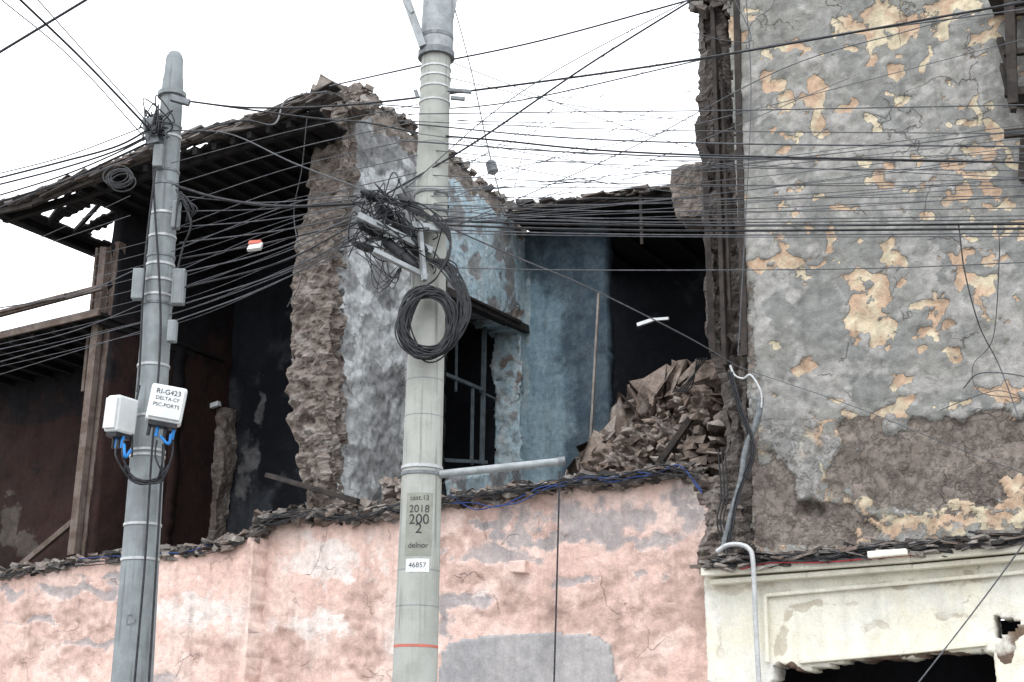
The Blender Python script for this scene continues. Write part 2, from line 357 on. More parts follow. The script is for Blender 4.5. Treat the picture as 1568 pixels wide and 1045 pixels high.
# roof over back bay and blue back wall
WF=W1-.7
ub1,zb1=onw(790,330,WF); ub2,zb2=onw(1060,298,WF)
def zrr(u): return zb1+(zb2-zb1)*(u-ub1)/(ub2-ub1)
U3=onw(930,500,W1)[0]; UR=U2+.3
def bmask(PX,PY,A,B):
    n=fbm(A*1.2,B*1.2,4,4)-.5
    R=.5+((PX-893)/90)+n*.8; R=np.maximum(R,.5+(378-PY+(PX-800)*.5)/110+n*.5)  # light falloff to the right and roof shade painted in as near-black
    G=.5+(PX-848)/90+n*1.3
    G=np.maximum(G,.5+(420-PY+(PX-800)*.6)/110+n*.5)  # mid tone of the same painted falloff, and of the shade under the eave
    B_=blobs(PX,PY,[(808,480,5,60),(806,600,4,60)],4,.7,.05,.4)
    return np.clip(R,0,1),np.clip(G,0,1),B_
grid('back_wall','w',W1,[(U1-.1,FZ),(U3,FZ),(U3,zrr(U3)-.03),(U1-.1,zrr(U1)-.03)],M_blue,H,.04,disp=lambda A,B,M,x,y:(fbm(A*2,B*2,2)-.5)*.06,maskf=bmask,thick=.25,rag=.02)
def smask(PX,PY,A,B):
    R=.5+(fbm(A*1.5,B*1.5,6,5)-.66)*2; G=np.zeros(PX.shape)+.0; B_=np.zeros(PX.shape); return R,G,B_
grid('inner_back_wall','w',W1+2.6,[(U1-1.5,FZ),(UR+.8,FZ),(UR+.8,zb1+.35),(U1-1.5,zb1+.35)],M_shade,H,.08,maskf=smask,thick=.2,rag=0)
a=Acc(); a.box(L(UR+.1,(W1+2.8)/2,(FZ+8.9)/2),E*.1,NN*(W1+2.6)/2,ZV*(8.9-FZ)/2,0); a.make('right_closing_wall',M_shade,H)
a=Acc(); n=60
for i in range(n):
    u=ub1-.1+(UR+.2-ub1)*(i/n)
    a.box(L(u,W1+1.05,zrr(u)+.06),E*.064,NN*1.85+ZV*.06,ZV*.015,.008)
for i in range(9):
    u=ub1+(UR-ub1)*(i/8); a.beam(L(u,WF-.05,zrr(u)-.02),L(u,W1+2.6,zrr(u)+.05),.08,.1,.01)
a.make('rear_roof_boards',M_roofdk,H)
a=Acc(); b=Acc()
for i in range(260):
    t=random.random(); u=ub1+(UR-.2-ub1)*t; z=zrr(u)+.05
    rbox(a if random.random()<.75 else b,L(u,WF+random.uniform(-.12,.3),z+random.uniform(0,.10)),random.uniform(.1,.5),random.uniform(.1,.3),random.uniform(.012,.035),.12,.02,yaw=-PHI+random.uniform(-.3,.3))
for i in range(14):
    u=ub1+(UR-.2-ub1)*random.random(); rbox(a,L(u,WF+.1,zrr(u)+.18),.08,.05,.08,.5,.03)
a.make('rear_roof_broken_slab',M_rub,H); b.make('rear_roof_felt',M_deb,H)
a=Acc(); a.beam(L(ub1-.1,WF-.06,zrr(ub1)-.02),L(UR-.2,WF-.06,zrr(UR-.2)-.02),.05,.08,.02); a.beam(L(ub1+2.2,WF-.1,zrr(ub1+2.2)-.02),L(ub1+2.2,WF-.1,zrr(ub1+2.2)-.75),.04,.04,0); a.make('rear_roof_fascia',M_wooddk,H)
# left bay walls
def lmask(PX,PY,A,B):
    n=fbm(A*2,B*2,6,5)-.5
    R=.5+n*1.4+(PY-660)/260*.5-.1  # paler mottle thins upward, deepening the painted room gloom
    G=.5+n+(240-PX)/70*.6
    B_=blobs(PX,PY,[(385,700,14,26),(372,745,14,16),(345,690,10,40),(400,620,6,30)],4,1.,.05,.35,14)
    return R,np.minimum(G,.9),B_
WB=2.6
grid('left_bay_back_wall','w',WB,[(U0-.2,FZ),(U1+.02,FZ),(U1+.02,9.6),(U0-.2,9.3)],M_shade,H,.05,maskf=lmask,
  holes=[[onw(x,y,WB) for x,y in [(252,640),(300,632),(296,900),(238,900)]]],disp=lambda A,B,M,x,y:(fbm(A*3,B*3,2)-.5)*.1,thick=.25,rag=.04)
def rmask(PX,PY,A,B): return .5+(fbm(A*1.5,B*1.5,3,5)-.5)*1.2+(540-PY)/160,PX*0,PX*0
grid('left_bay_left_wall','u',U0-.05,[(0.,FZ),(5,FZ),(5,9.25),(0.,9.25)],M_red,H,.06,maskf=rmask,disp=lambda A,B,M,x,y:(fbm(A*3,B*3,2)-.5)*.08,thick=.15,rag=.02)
grid('left_bay_rear_wall','w',5.2,[(U0-.2,FZ),(U1-.4,FZ),(U1-.4,9.7),(U0-.2,9.3)],M_shade,H,.1,thick=.2,rag=0)
rough_pier('inner_plaster_pier',[(318,625),(316,700),(306,740),(298,860)],[(342,622),(340,700),(330,760),(322,860)],WB-.3,WB-.02,M_mas,H,.03,seed=8.,wfac=WB-.35,brick=.15)
a=Acc()
def wf(x1,y1,x2,y2,w,t=.05): a.beam(FW(x1,y1,w),FW(x2,y2,w),t,t,.005)
wf(308,622,286,845,WB-.4,.06); wf(280,630,262,845,WB-.4,.04); wf(262,760,294,765,WB-.4,.04); wf(276,640,336,618,WB-.4,.07); wf(296,640,276,845,WB-.3,.03); wf(268,700,300,704,WB-.4,.03)
a.make('inner_window_frame',M_plast,H)
# left veranda
za=onw(0,512,-.3)[1]; zbb=onw(150,476,-.3)[1]; ua=onw(0,512,-.3)[0]; ub=onw(150,476,-.3)[0]
def zl(u): return za+(zbb-za)*(u-ua)/(ub-ua)
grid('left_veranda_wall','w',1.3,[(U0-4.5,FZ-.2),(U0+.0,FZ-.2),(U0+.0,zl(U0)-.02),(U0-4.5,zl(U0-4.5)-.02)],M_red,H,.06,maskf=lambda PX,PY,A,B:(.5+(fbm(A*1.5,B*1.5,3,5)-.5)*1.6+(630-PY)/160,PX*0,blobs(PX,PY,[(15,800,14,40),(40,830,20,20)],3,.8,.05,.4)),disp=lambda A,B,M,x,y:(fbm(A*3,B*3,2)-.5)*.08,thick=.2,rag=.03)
a=Acc()
for i in range(34):
    u=ua-2.5+(ub-ua+2.5)*(i/33); a.box(L(u,1.0,zl(u)-.06),E*.088,NN*1.35,ZV*.02,.015)
for i in range(9):
    u=ua-1.4+(ub-ua+1.4)*(i/8); a.box(L(u,.7,zl(u)-.13),E*.035,NN*1.0,ZV*.05,.01)
a.make('veranda_roof_boards',M_roofdk,H)
a=Acc(); a.beam(L(ua-2.5,-.36,zl(ua-2.5)-.05),L(ub+.1,-.36,zl(ub)-.05),.05,.1,.02); 
a.beam(FW(-60,497,-.3),FW(158,440,-.3),.08,.08,.02); a.beam(FW(-60,492,-.35),FW(100,452,-.35),.04,.05,.02)
a.make('veranda_fascia_beam',M_wood,H)
a=Acc()
a.beam(FW(183,372,.05),FW(128,858,.05),.12,.12,.02); a.beam(FW(163,380,-.1),FW(112,850,-.1),.10,.12,.02)
a.beam(FW(30,868,.2),FW(112,800,.2),.07,.07,.01); a.beam(FW(175,378,.3),FW(158,520,.3),.08,.08,.01)
a.beam(FW(128,600,.1),FW(150,380,.1),.05,.05,.01)
a.make('timber_posts',M_wood,H)
a=Acc(); a.beam(FW(408,728,-.1),FW(548,768,-.15),.08,.07,.02); a.make('fallen_timber',M_wooddk,H)
# roof of left bay
zc=onw(0,318,-.8)[1]; uc=onw(0,318,-.8)[0]; zd=onw(490,165,-.8)[1]; ud=onw(490,165,-.8)[0]
def zr(u): return zc+(zd-zc)*(u-uc)/(ud-uc)
def onroof(px,py):
    z=zc+.05
    for _ in range(4):
        u,w=onz(px,py,z); z=zr(u)-.02
    return (u,w)
holesz=[[onroof(x,y) for x,y in q] for q in ([(38,314),(106,284),(134,298),(74,334)],[(86,338),(150,308),(176,322),(118,352)],[(132,358),(196,330),(222,346),(170,374)])]
grid('left_roof_boards','z',zc,[(uc,-.8),(ud-.05,-.8),(ud-.05,-.1),(U1-.2,.2),(U1-.2,5.1),(U0-.2,5.1),(U0-.2,2.9),(uc+.05,2.7)],M_roofdk,H,.04,holes=holesz,
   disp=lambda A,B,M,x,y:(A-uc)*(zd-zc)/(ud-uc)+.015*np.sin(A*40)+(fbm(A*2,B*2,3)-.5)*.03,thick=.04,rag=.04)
a=Acc()
u_first=max(h[0] for q in holesz for h in q)
for i in range(18):
    u=uc+.05+(min(ud,U1-.25)-uc)*i/17.; e=random.uniform(-.06,.0)
    if uc+.06<u<u_first+.04: continue
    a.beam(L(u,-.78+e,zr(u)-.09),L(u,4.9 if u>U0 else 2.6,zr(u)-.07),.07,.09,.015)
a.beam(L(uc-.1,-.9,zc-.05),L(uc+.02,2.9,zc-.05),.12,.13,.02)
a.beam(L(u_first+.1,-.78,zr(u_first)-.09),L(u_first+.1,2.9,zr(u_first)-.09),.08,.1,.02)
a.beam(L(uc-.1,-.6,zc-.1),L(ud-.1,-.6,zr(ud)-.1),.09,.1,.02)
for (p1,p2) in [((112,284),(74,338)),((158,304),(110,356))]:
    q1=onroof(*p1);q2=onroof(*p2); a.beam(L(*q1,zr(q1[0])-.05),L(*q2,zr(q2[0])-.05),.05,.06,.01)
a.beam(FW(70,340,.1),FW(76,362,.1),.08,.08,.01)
a.make('left_roof_rafters',M_roofdk,H)
eave=[(-30,325),(0,312),(50,300),(100,280),(150,262),(200,243),(240,222),(290,205),(340,195),(390,182),(430,165),(465,150),(500,142),(545,140)]
ex=[x for x,y in eave]; ey=[y for x,y in eave]
a=Acc(); b=Acc()
for i in range(420):
    px=random.uniform(-20,495); py=np.interp(px,ex,ey)+random.uniform(0,12)*(.3+.6*px/495)+3
    w=-.82+random.uniform(-.04,.2)
    (a if random.random()<.8 else b).box(FW(px,py,w),*(lambda R:[R[:,0]*random.uniform(.08,.35),R[:,1]*random.uniform(.03,.12),R[:,2]*random.uniform(.006,.016)])(np.array(Matrix.Rotation(-PHI+random.uniform(-.25,.25),3,'Z')@Matrix.Rotation(random.uniform(-.25,.25),3,'X')@Matrix.Rotation(random.uniform(-.22,.0),3,'Y'))),.015)
a.make('roof_edge_debris',M_deb,H); b.make('roof_edge_boards',M_wood,H)
a=Acc()
for (x1,x2) in zip(range(-10,480,60),range(50,540,60)):
    a.beam(FW(x1,np.interp(x1,ex,ey)+11,-.84),FW(min(x2,492),np.interp(min(x2,492),ex,ey)+13,-.84),.04,.09,.03)
a.make('roof_edge_fascia',M_wooddk,H)
a=Acc()
for i in range(380):
    px=random.uniform(498,800); py=np.interp(px,tx,ty)+random.uniform(-2,10)
    w,z=onu(px,py,U1-.2); s=random.choice([.04,.07,.1]); rbox(a,L(U1-random.uniform(0,.4),w,z-.05),s*random.uniform(1,2),s*1.2,s*.8,.6,.03)
for i in range(90):
    s=random.choice([.06,.09,.12]); rbox(a,FW(random.uniform(486,570),random.uniform(142,172),random.uniform(.0,.3)),s*random.uniform(1,2),s*1.2,s*.8,.6,.04)
a.make('partition_top_rubble',M_mas,H)
# parapet debris
px_=[x for x,y in profR]; py_=[y for x,y in profR]
a=Acc(); b=Acc()
for i in range(1100):
    px=random.uniform(395,1075); py=np.interp(px,px_,py_); hh=(12 if px<700 else 8)*(.5+1.*vn(np.float64(px*.025),np.float64(1.)))
    c=FW(px,py-random.uniform(-7,hh),random.uniform(-.1,.35))
    tgt=a if random.random()<.5 else b
    rbox(tgt,c,random.uniform(.04,.32),random.uniform(.05,.18),random.uniform(.01,.05),.5,.03,yaw=-PHI+random.uniform(-1.2,1.2))
plx=[x for x,y in profL]; ply=[y for x,y in profL]
for i in range(420):
    px=random.uniform(-20,400); py=np.interp(px,plx,ply)
    rbox(a if random.random()<.5 else b,FW(px,py-random.uniform(-6,10),random.uniform(-.33,0.1)),random.uniform(.04,.22),random.uniform(.05,.18),random.uniform(.02,.06),.5,.03,yaw=-PHI+random.uniform(-1.2,1.2))
for i in range(80):
    rbox(b,FW(random.uniform(470,620),random.uniform(770,792),random.uniform(0,.3)),random.uniform(.05,.2),.1,.07,.5,.04)
for i in range(24):
    rbox(b,FW(random.uniform(590,618),random.uniform(735,765),random.uniform(0,.3)),random.uniform(.08,.16),.1,.08,.5,.04)
a.make('parapet_roofing_debris',M_deb,H); b.make('parapet_brick_debris',M_rub,H)
a=Acc(); a.beam(FW(917,448,W1-.9),FW(903,700,W1-.9),.035,.035,.0); a.make('metal_rod',M_woodlt,H)
# ------------------------------------------------------------------ rubble pile
RP=empty('rubble_pile')
poly=[(895,722),(903,706),(925,684),(948,668),(970,652),(990,632),(1010,615),(1040,600),(1075,588),(1098,600),(1106,640),(1110,722)]
pp=[onw(x,y,.6) for x,y in poly]
def mdisp(A,B,M,x,y):
    q=fbm(A*2.5,B*5+A*1.5,4,3)*6; st=(q-np.floor(q))
    ridge=np.abs(fbm(A*5,B*6,9,4)-.5)
    return (fbm(A*2.2,B*2.6,3,5)-.5)*.7+(fbm(A*14,B*18,7,4)-.5)*.14+st*.09-ridge*.5
grid('mound','w',.6,pp+[(pp[-1][0],FZ),(pp[0][0],FZ)],M_adb,RP,.02,disp=mdisp,maskf=lambda x,y,A,B:(sstep(.35,.65,fbm(A*7,B*12,2)),sstep(.4,.7,fbm(A*4,B*6,4)),A*0),thick=.5,rag=.09)
a=Acc(); cnt=0
while cnt<300:
    px=random.uniform(895,1110); py=random.uniform(585,722)
    if not inpoly(np.array([px]),np.array([py]),poly)[0]: continue
    cnt+=1; s=random.choice([.02,.03,.03,.05,.06,.09]) 
    rbox(a,FW(px,py+4,random.uniform(.46,.62)),s*random.uniform(1,1.7),s,s*random.uniform(.5,.9),.7,.8*s)
for r in range(8):
    py=640+r*11+random.uniform(-2,2)
    for k in range(4):
        px=1060+k*13+random.uniform(-6,6)
        if random.random()<.3: continue
        rbox(a,FW(px,py,.42+random.uniform(-.12,.1)),random.uniform(.08,.22),.2,random.uniform(.04,.08),.16,.06,yaw=-PHI+random.uniform(-.4,.4))
a.make('stones',M_adb,RP,.01)
a=Acc(); a.beam(FW(1005,716,.25),FW(1058,640,.3),.07,.06,.02); a.make('buried_timber',M_wooddk,RP)
# ------------------------------------------------------------------ grey building
G=empty('grey_plaster_building')
WG=-.12
ug=onw(1133,400,WG)[0]; ugR=onw(1568,400,WG)[0]+2.5
gz=onw(1133,860,WG)[1]-.1
Rl=[(1350,30,28,42),(1378,45,24,32),(1455,10,36,18),(1445,55,14,16),(1338,97,11,9),(1250,140,19,14),(1170,88,8,7),(1185,122,18,9),(1248,180,13,44),(1340,280,22,14),(1322,240,7,9),(1400,245,17,8),(1502,170,9,22),(1490,195,24,6),(1520,200,12,12),(1460,298,24,12),(1500,230,36,13),(1505,268,24,10),(1540,315,24,8),(1215,412,26,8),(1252,410,12,6),(1265,375,6,26),(1325,425,30,10),(1352,445,16,26),(1322,490,30,24),(1342,508,20,24),(1310,460,14,10),(1425,517,24,8),(1435,480,8,30),(1460,545,14,8),(1480,430,20,20),(1510,440,20,16),(1380,590,24,6),(1287,620,16,8),(1302,636,24,7),(1535,600,44,10),(1475,618,17,6),(1550,740,20,14),(1545,772,24,9),(1480,778,38,9),(1360,803,36,10),(1410,795,44,7),(1520,797,54,9),(1178,200,8,6),(1210,205,7,8),(1550,250,24,9),(1420,95,6,20),(1290,320,22,6),(1550,350,26,6)]
Bl=[(1235,600,60,30),(1170,620,30,40),(1180,400,40,40),(1320,560,30,12),(1420,440,16,40),(1445,75,18,10),(1540,480,30,60),(1550,560,30,30),(1440,590,60,16),(1180,340,30,20),(1250,220,40,40),(1400,180,40,12),(1480,250,60,20),(1420,400,20,20),(1210,690,45,60),(1340,170,40,8),(1500,630,60,10),(1460,690,20,10),(1380,240,60,60),(1500,120,30,40)]
def gmask(PX,PY,A,B):
    R=blobs(PX,PY,Rl,3,.75,.07,.42,22)
    n=(fbm(PX*.02,PY*.02,5,5)-.5)
    R=np.maximum(R,.5+(fbm(PX*.035,PY*.05,8,5)-.685)*3*(PY<640))
    Gm=blobs(PX,PY,[(1430,715,160,72),(1240,800,90,36),(1530,690,80,70),(1320,660,40,30),(1180,760,40,70),(1148,640,14,130),(1140,470,12,60)],6,.45,.03,.8,10)
    Gm=np.where(PY<640+n*20-(PX-1280)*.04,np.minimum(Gm,.5-(640-PY)/60*(PX>1170)),Gm)
    B_=np.maximum(blobs(PX,PY,Bl,9,1.1,.05,.35,20),.5+(fbm(PX*.03,PY*.03,12,5)-.59)*1.8)
    Gm=np.where(R>.55,.1,Gm); B_=np.where((R>.5)|(Gm>.5),.1,B_)
    return R,Gm,B_
def gdisp(A,B,M,PX,PY):
    g=sstep(.42,.58,M[...,1]); b=sstep(.4,.6,M[...,2]); r=sstep(.4,.6,M[...,0])
    lump=np.abs(fbm(A*3.5,B*3.5,6,4)-.5)
    hole=sstep(1.0,.4,np.sqrt(((PX-1238)/26)**2+((PY-778)/20)**2)+(fbm(A*9,B*9,3)-.5))
    return (fbm(A*1.3,B*1.3,2)-.5)*.08+(lump-.12)*.08+(fbm(A*11,B*11,4,3)-.5)*.03-g*.03-r*.012+b*(fbm(A*8,B*8,7,3)-.4)*.045-hole*.14+g*(fbm(A*7,B*7,9,4)-.5)*.06
grid('front_wall','w',WG,[(ug,gz),(ugR,gz),(ugR,13.2),(ug,13.2)],M_grey,G,.024,disp=gdisp,maskf=gmask,thick=.45,rag=.06)
rough_pier('broken_corner_pier',[(1062,-90),(1063,10),(1068,200),(1072,350),(1078,450),(1085,540),(1105,600),(1108,700),(1100,780),(1100,880)],
   [(1120,-90),(1122,10),(1136,200),(1140,350),(1146,450),(1148,540),(1150,640),(1152,700),(1160,780),(1160,880)],-.02,.5,M_mas2,G,.045,.09,.2,groove=.1,seed=4.,brick=.35)
a=Acc()
a.beam(FW(1127,-60,-.12),FW(1140,545,-.12),.06,.07,.015); a.beam(FW(1090,-60,-.06),FW(1112,560,-.06),.08,.05,.02); a.beam(FW(1076,180,-.08),FW(1090,540,-.05),.05,.05,.02)
a.beam(FW(1105,120,-.1),FW(1118,470,-.1),.04,.04,.02)
a.make('corner_timbers',M_wooddk,G)
rough_pier('eave_masonry_stub',[(1027,250),(1027,300),(1035,335)],[(1080,248),(1080,300),(1082,340)],.1,.6,M_mas,G,.04,seed=6.,wfac=.1)
rough_pier('lower_broken_bricks',[(1070,728),(1068,760),(1080,800),(1076,860),(1076,880)],[(1128,728),(1128,760),(1135,800),(1165,850),(1160,880)],-.03,.4,M_mas,G,.055,.075,.22,seed=11.,brick=1.)
a=Acc()
for i in range(60):
    rbox(a,FW(random.uniform(1062,1135),random.uniform(-10,18),random.uniform(-.1,.2)),.14,.1,.06,.5,.04)
a.make('corner_top_debris',M_mas2,G)
a=Acc()
for k in range(4):
    y=20+k*62; a.beam(FW(1538,y,-.45),FW(1680,y-14,-.45),.06,.07,.01)
for k in range(6):
    x=1552+k*22; a.beam(FW(x,-60,-.4),FW(x+3,150,-.4),.12,.03,.01)
a.beam(FW(1518,2,-.3),FW(1660,-12,-.3),.4,.14,.01); a.beam(FW(1545,-20,-.5),FW(1552,160,-.5),.09,.09,.01)
a.beam(FW(1530,60,-.3),FW(1548,110,-.5),.06,.06,.01); a.beam(FW(1536,100,-.3),FW(1552,170,-.5),.06,.06,.01); a.beam(FW(1545,150,-.3),FW(1680,142,-.3),.3,.09,.01)
a.beam(FW(1562,240,-.2),FW(1640,236,-.2),.1,.5,.01)
a.make('timber_oriel',M_wooddk,G)
WC=-.14
def cm(PX,PY,A,B):
    R=blobs(PX,PY,[(1120,905,40,8),(1185,905,20,10),(1250,925,40,6),(1100,960,6,40),(1400,895,60,5),(1340,960,30,6),(1500,885,40,6),(1460,940,30,5),(1200,980,8,30)],3,1.,.05,.35,12)
    Gm=blobs(PX,PY,[(1205,1030,22,14),(1545,968,22,18),(1540,1000,14,20),(1330,1008,60,4),(1435,1002,60,4),(1130,893,20,4),(1395,890,6,3)],5,.7,.06,.5,8)
    B_=.5+(fbm(A*3,B*3,3)-.58)
    return R,Gm,B_
uc1=onw(1078,880,WC)[0]; zc1=onw(1078,868,WC)[1]
op=[onw(x,y,WC) for x,y in [(1182,1022),(1200,1018),(1225,1026),(1300,1012),(1400,1006),(1505,995),(1522,1000),(1526,1100)]]; op=[(op[0][0],-1)]+op+[(op[-1][0],-1)]
op2=[onw(x,y,WC) for x,y in [(1519,944),(1566,950),(1552,966),(1526,980)]]
grid('shopfront_wall','w',WC,[(uc1,0),(ugR,0),(ugR,zc1),(uc1,zc1)],M_cream,G,.03,holes=[op,op2],disp=lambda A,B,M,x,y:(fbm(A*1.5,B*1.5,4)-.5)*.04+(fbm(A*6,B*6,4)-.5)*.012-sstep(.4,.6,M[...,0])*.01,maskf=cm,thick=.35,rag=.03)
def mould(name,pts,w,wd,ht,mat,par,jit=.006):
    a=Acc()
    for (x1,y1),(x2,y2) in zip(pts[:-1],pts[1:]): a.beam(FW(x1,y1,w),FW(x2,y2,w),wd,ht,jit,mask=[0,0,0])
    return a.make(name,mat,par,.008)
mould('cornice_upper',[(1082,879),(1240,868),(1400,856),(1680,830)],-.22,.34,.085,M_cream,G)
mould('cornice_lower',[(1092,893),(1240,882),(1400,870),(1680,845)],-.19,.2,.05,M_cream,G)
mould('panel_top',[(1172,912),(1330,898),(1680,866)],-.175,.06,.035,M_cream,G)
mould('panel_left',[(1172,912),(1176,1015)],-.178,.05,.035,M_cream,G)
mould('opening_head',[(1225,1014),(1400,998),(1510,986)],-.172,.05,.04,M_cream,G)
mould('ledge_stone',[(1333,852),(1393,847)],-.42,.25,.06,M_cream,G)
a=Acc(); a.box(L((uc1+ugR)/2,2.2,1.5),E*3.,NN*.05,ZV*1.6,0,[0,0,0]); a.make('shop_interior',M_shade,G)
a=Acc(); b=Acc()
for i in range(560):
    px=random.uniform(1085,1640); py=np.interp(px,[1085,1240,1400,1568,1640],[868,860,846,830,822])
    rbox(a if random.random()<.7 else b,FW(px,py-random.uniform(-4,14),random.uniform(-.4,-.12)),random.uniform(.05,.45),random.uniform(.06,.2),random.uniform(.006,.03),.3,.02,yaw=-PHI+random.uniform(-.6,.6))
a.make('ledge_felt_debris',M_deb,G); b.make('ledge_stone_debris',M_rub,G)
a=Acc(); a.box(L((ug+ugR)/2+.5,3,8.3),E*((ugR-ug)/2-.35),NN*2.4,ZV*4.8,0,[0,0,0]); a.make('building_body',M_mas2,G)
# ------------------------------------------------------------------ curves
def curve(name,splines,r,mat,parent=None,res=1):
    c=bpy.data.curves.new(name,'CURVE'); c.dimensions='3D'; c.bevel_depth=r; c.bevel_resolution=res; c.materials.append(mat)
    for pts in splines:
        s=c.splines.new('POLY'); s.points.add(len(pts)-1)
        s.points.foreach_set('co',[x for p in pts for x in (*p,1.)])
    return link(bpy.data.objects.new(name,c),parent)
def cr(P,n=8):
    P=[np.array(p,float) for p in P]; P=[2*P[0]-P[1]]+P+[2*P[-1]-P[-2]]; out=[]
    for i in range(1,len(P)-2):
        for k in range(n):
            t=k/n; a,b,c,d=P[i-1:i+3]
            out.append(.5*((2*b)+(c-a)*t+(2*a-5*b+4*c-d)*t*t+(3*b-a-3*c+d)*t**3))
    out.append(P[-2]); return out
WIRES={}
def wire(pts,r=.008,mat='k',sag=0.):
    P=[ony(*p) for p in pts]
    if len(P)==2:
        o=[]
        for k in range(21):
            t=k/20; q=P[0]*(1-t)+P[1]*t; q=q-ZV*4*sag*t*(1-t); o.append(q)
    else: o=cr(P)
    WIRES.setdefault((mat,r),[]).append(o)
# ------------------------------------------------------------------ utility poles
def lathe(name,axis0,axis1,prof,mat,parent,n=32,ov=None):
    a0=np.array(axis0);a1=np.array(axis1);d=(a1-a0)/np.linalg.norm(a1-a0)
    x=np.cross(d,[0,1,0]); x/=np.linalg.norm(x); y=np.cross(d,x); vs=[];fs=[]
    for (s,r) in prof:
        for j in range(n):
            t=2*math.pi*j/n; vs.append(a0+d*s+x*r*math.cos(t)+y*r*math.sin(t))
    for k in range(len(prof)-1):
        for j in range(n): fs.append((k*n+j,k*n+(j+1)%n,(k+1)*n+(j+1)%n,(k+1)*n+j))
    fs.append(tuple(range(n))); fs.append(tuple((len(prof)-1)*n+j for j in range(n))[::-1])
    o=mesh(name,vs,fs,mat,parent,True)
    e=o.modifiers.new('es','EDGE_SPLIT'); e.split_angle=math.radians(40); return o
class Pole:
    def __init__(s,name,b,t,y,rb,rt,mat,topext=0.):
        s.e=empty(name); B=ony(*b,y); T=ony(*t,y); s.d=(T-B)/(T[2]-B[2]); s.base=B-s.d*B[2]; s.T=T; s.zb=B[2]; s.zt=T[2]; s.rb=rb; s.rt=rt; s.y=y; s.mat=mat
    def at(s,z): return s.base+s.d*z
    def r(s,z): return s.rb+(s.rt-s.rb)*(z-s.zb)/(s.zt-s.zb)
    def z(s,py):
        lo,hi=0.,14.
        for _ in range(40):
            m=(lo+hi)/2
            if proj(s.at(m))[1]>py: lo=m
            else: hi=m
        return lo
    def band(s,name,py,h=.02,ex=.006,mat=None):
        z=s.z(py); dl=np.linalg.norm(s.d)
        return lathe(name,s.base,s.at(10),[((z-h/2)*dl,s.r(z)),((z-h/2)*dl,s.r(z)+ex),((z+h/2)*dl,s.r(z)+ex),((z+h/2)*dl,s.r(z))],mat or M_steel,s.e)
    def text(s,txt,py,size,mat=M_ink,name='lettering',ang0=0.,ex=.003):
        c=bpy.data.curves.new('t','FONT'); c.body=txt; c.size=size; c.align_x='CENTER'; c.align_y='CENTER'
        o=link(bpy.data.objects.new('t',c)); dg=bpy.context.evaluated_depsgraph_get(); m=bpy.data.meshes.new_from_object(o.evaluated_get(dg)); bpy.data.objects.remove(o)
        z=s.z(py); ctr=s.at(z); R=s.r(z)+ex
        for v in m.vertices:
            t=v.co.x/R+ang0; v.co=Vector(ctr+s.d*v.co.y+np.array([R*math.sin(t),-R*math.cos(t),0]))
        m.materials.append(mat); m.name=name; link(bpy.data.objects.new(name,m),s.e)
P2=Pole('utility_pole',(635,1045),(669,60),10.,.155,.112,M_pole2)
n=24; lathe('shaft',P2.base,P2.at(9.2),[(z,P2.r(z)) for z in np.linspace(0,9.2,n)],M_pole2,P2.e)
for py in (300,327,718,728): P2.band('strap',py,.022,.008,M_steeld if py!=718 else M_steel)
P2.band('red_ring',991,.018,.002,M_red2)
P2.band('collar',86,.05,.03,M_steeld); P2.band('collar',60,.03,.02,M_steeld)
for py in (108,122,138,160): P2.band('top_band',py,.014,.006)
for py in (875,930,640,585,540,460,225): P2.band('casting_line',py,.005,.0015,M_pole)
lathe('pole_head_sleeve',P2.at(P2.z(80)),P2.at(9.6),[(0,.13),(.25,.125),(.6,.115),(2.,.1)],M_steelm,P2.e)
a=Acc(); a.beam(ony(612,-30,9.95),ony(648,72,9.9),.05,.06,.0); a.beam(ony(600,-30,9.95),ony(632,20,9.9),.03,.03,.0); a.beam(ony(700,-30,10),ony(684,62,10),.04,.05,0); a.make('head_strut',M_steelm,P2.e)
P2.text('2018',785,.075); P2.text('200',801,.10); P2.text('2',815,.10,ang0=0); P2.text('cast.13',768,.05); P2.text('delnor',840,.055)
P2.text('46857',870,.05)
def plate(pole,py1,py2,w,mat,ex,name):
    z1=pole.z(py2);z2=pole.z(py1); vs=[];fs=[];n=10
    for k in range(2):
        z=(z1,z2)[k]
        for j in range(n+1):
            R=pole.r(z)+ex; t=(j/n-.5)*w/R; vs.append(pole.at(z)+np.array([R*math.sin(t),-R*math.cos(t),0]))
    for j in range(n): fs.append((j,j+1,n+1+j+1,n+1+j))
    mesh(name,vs,fs,mat,pole.e)
plate(P2,760,856,.2,plain('stencil_paint',(.23,.24,.205),(.28,.29,.26),.8),.001,'stencil_panel')
plate(P2,860,880,.17,M_plast,.0015,'number_label')
g=empty('steel_pipe_arm'); A0=ony(672,727,9.95); A1=ony(858,707,10.0)
lathe('pipe',A0,A1,[(0,.03),(np.linalg.norm(A1-A0),.028)],M_steelm,g,16)
lathe('pipe_cap',A1-(A1-A0)*.02,A1,[(0,.034),(.05,.034)],M_steeld,g,16)
P1=Pole('utility_pole',(202,1045),(266,110),11.,.155,.088,M_pole)
zt1=P1.z(150); dl=np.linalg.norm(P1.d)
lathe('shaft',P1.base,P1.at(10),[(z*dl,P1.r(z)) for z in np.linspace(0,zt1,20)]+[((zt1)*dl,.12),((zt1+.04)*dl,.12),((zt1+.05)*dl,.09),((zt1+.16)*dl,.088),((zt1+.2)*dl,.08),((zt1+.36)*dl,.074),((zt1+.39)*dl,.066),((zt1+.42)*dl,.05),((zt1+.44)*dl,.02)],M_pole,P1.e)
for py in (196,212,265,285,330,365,395,408,432,455,468,562,640,692,700,858,805): P1.band('strap',py,.02,.007,M_steel if random.random()<.75 else M_steeld)
P1.text('D',953,.12,M_steeld)
a=Acc()
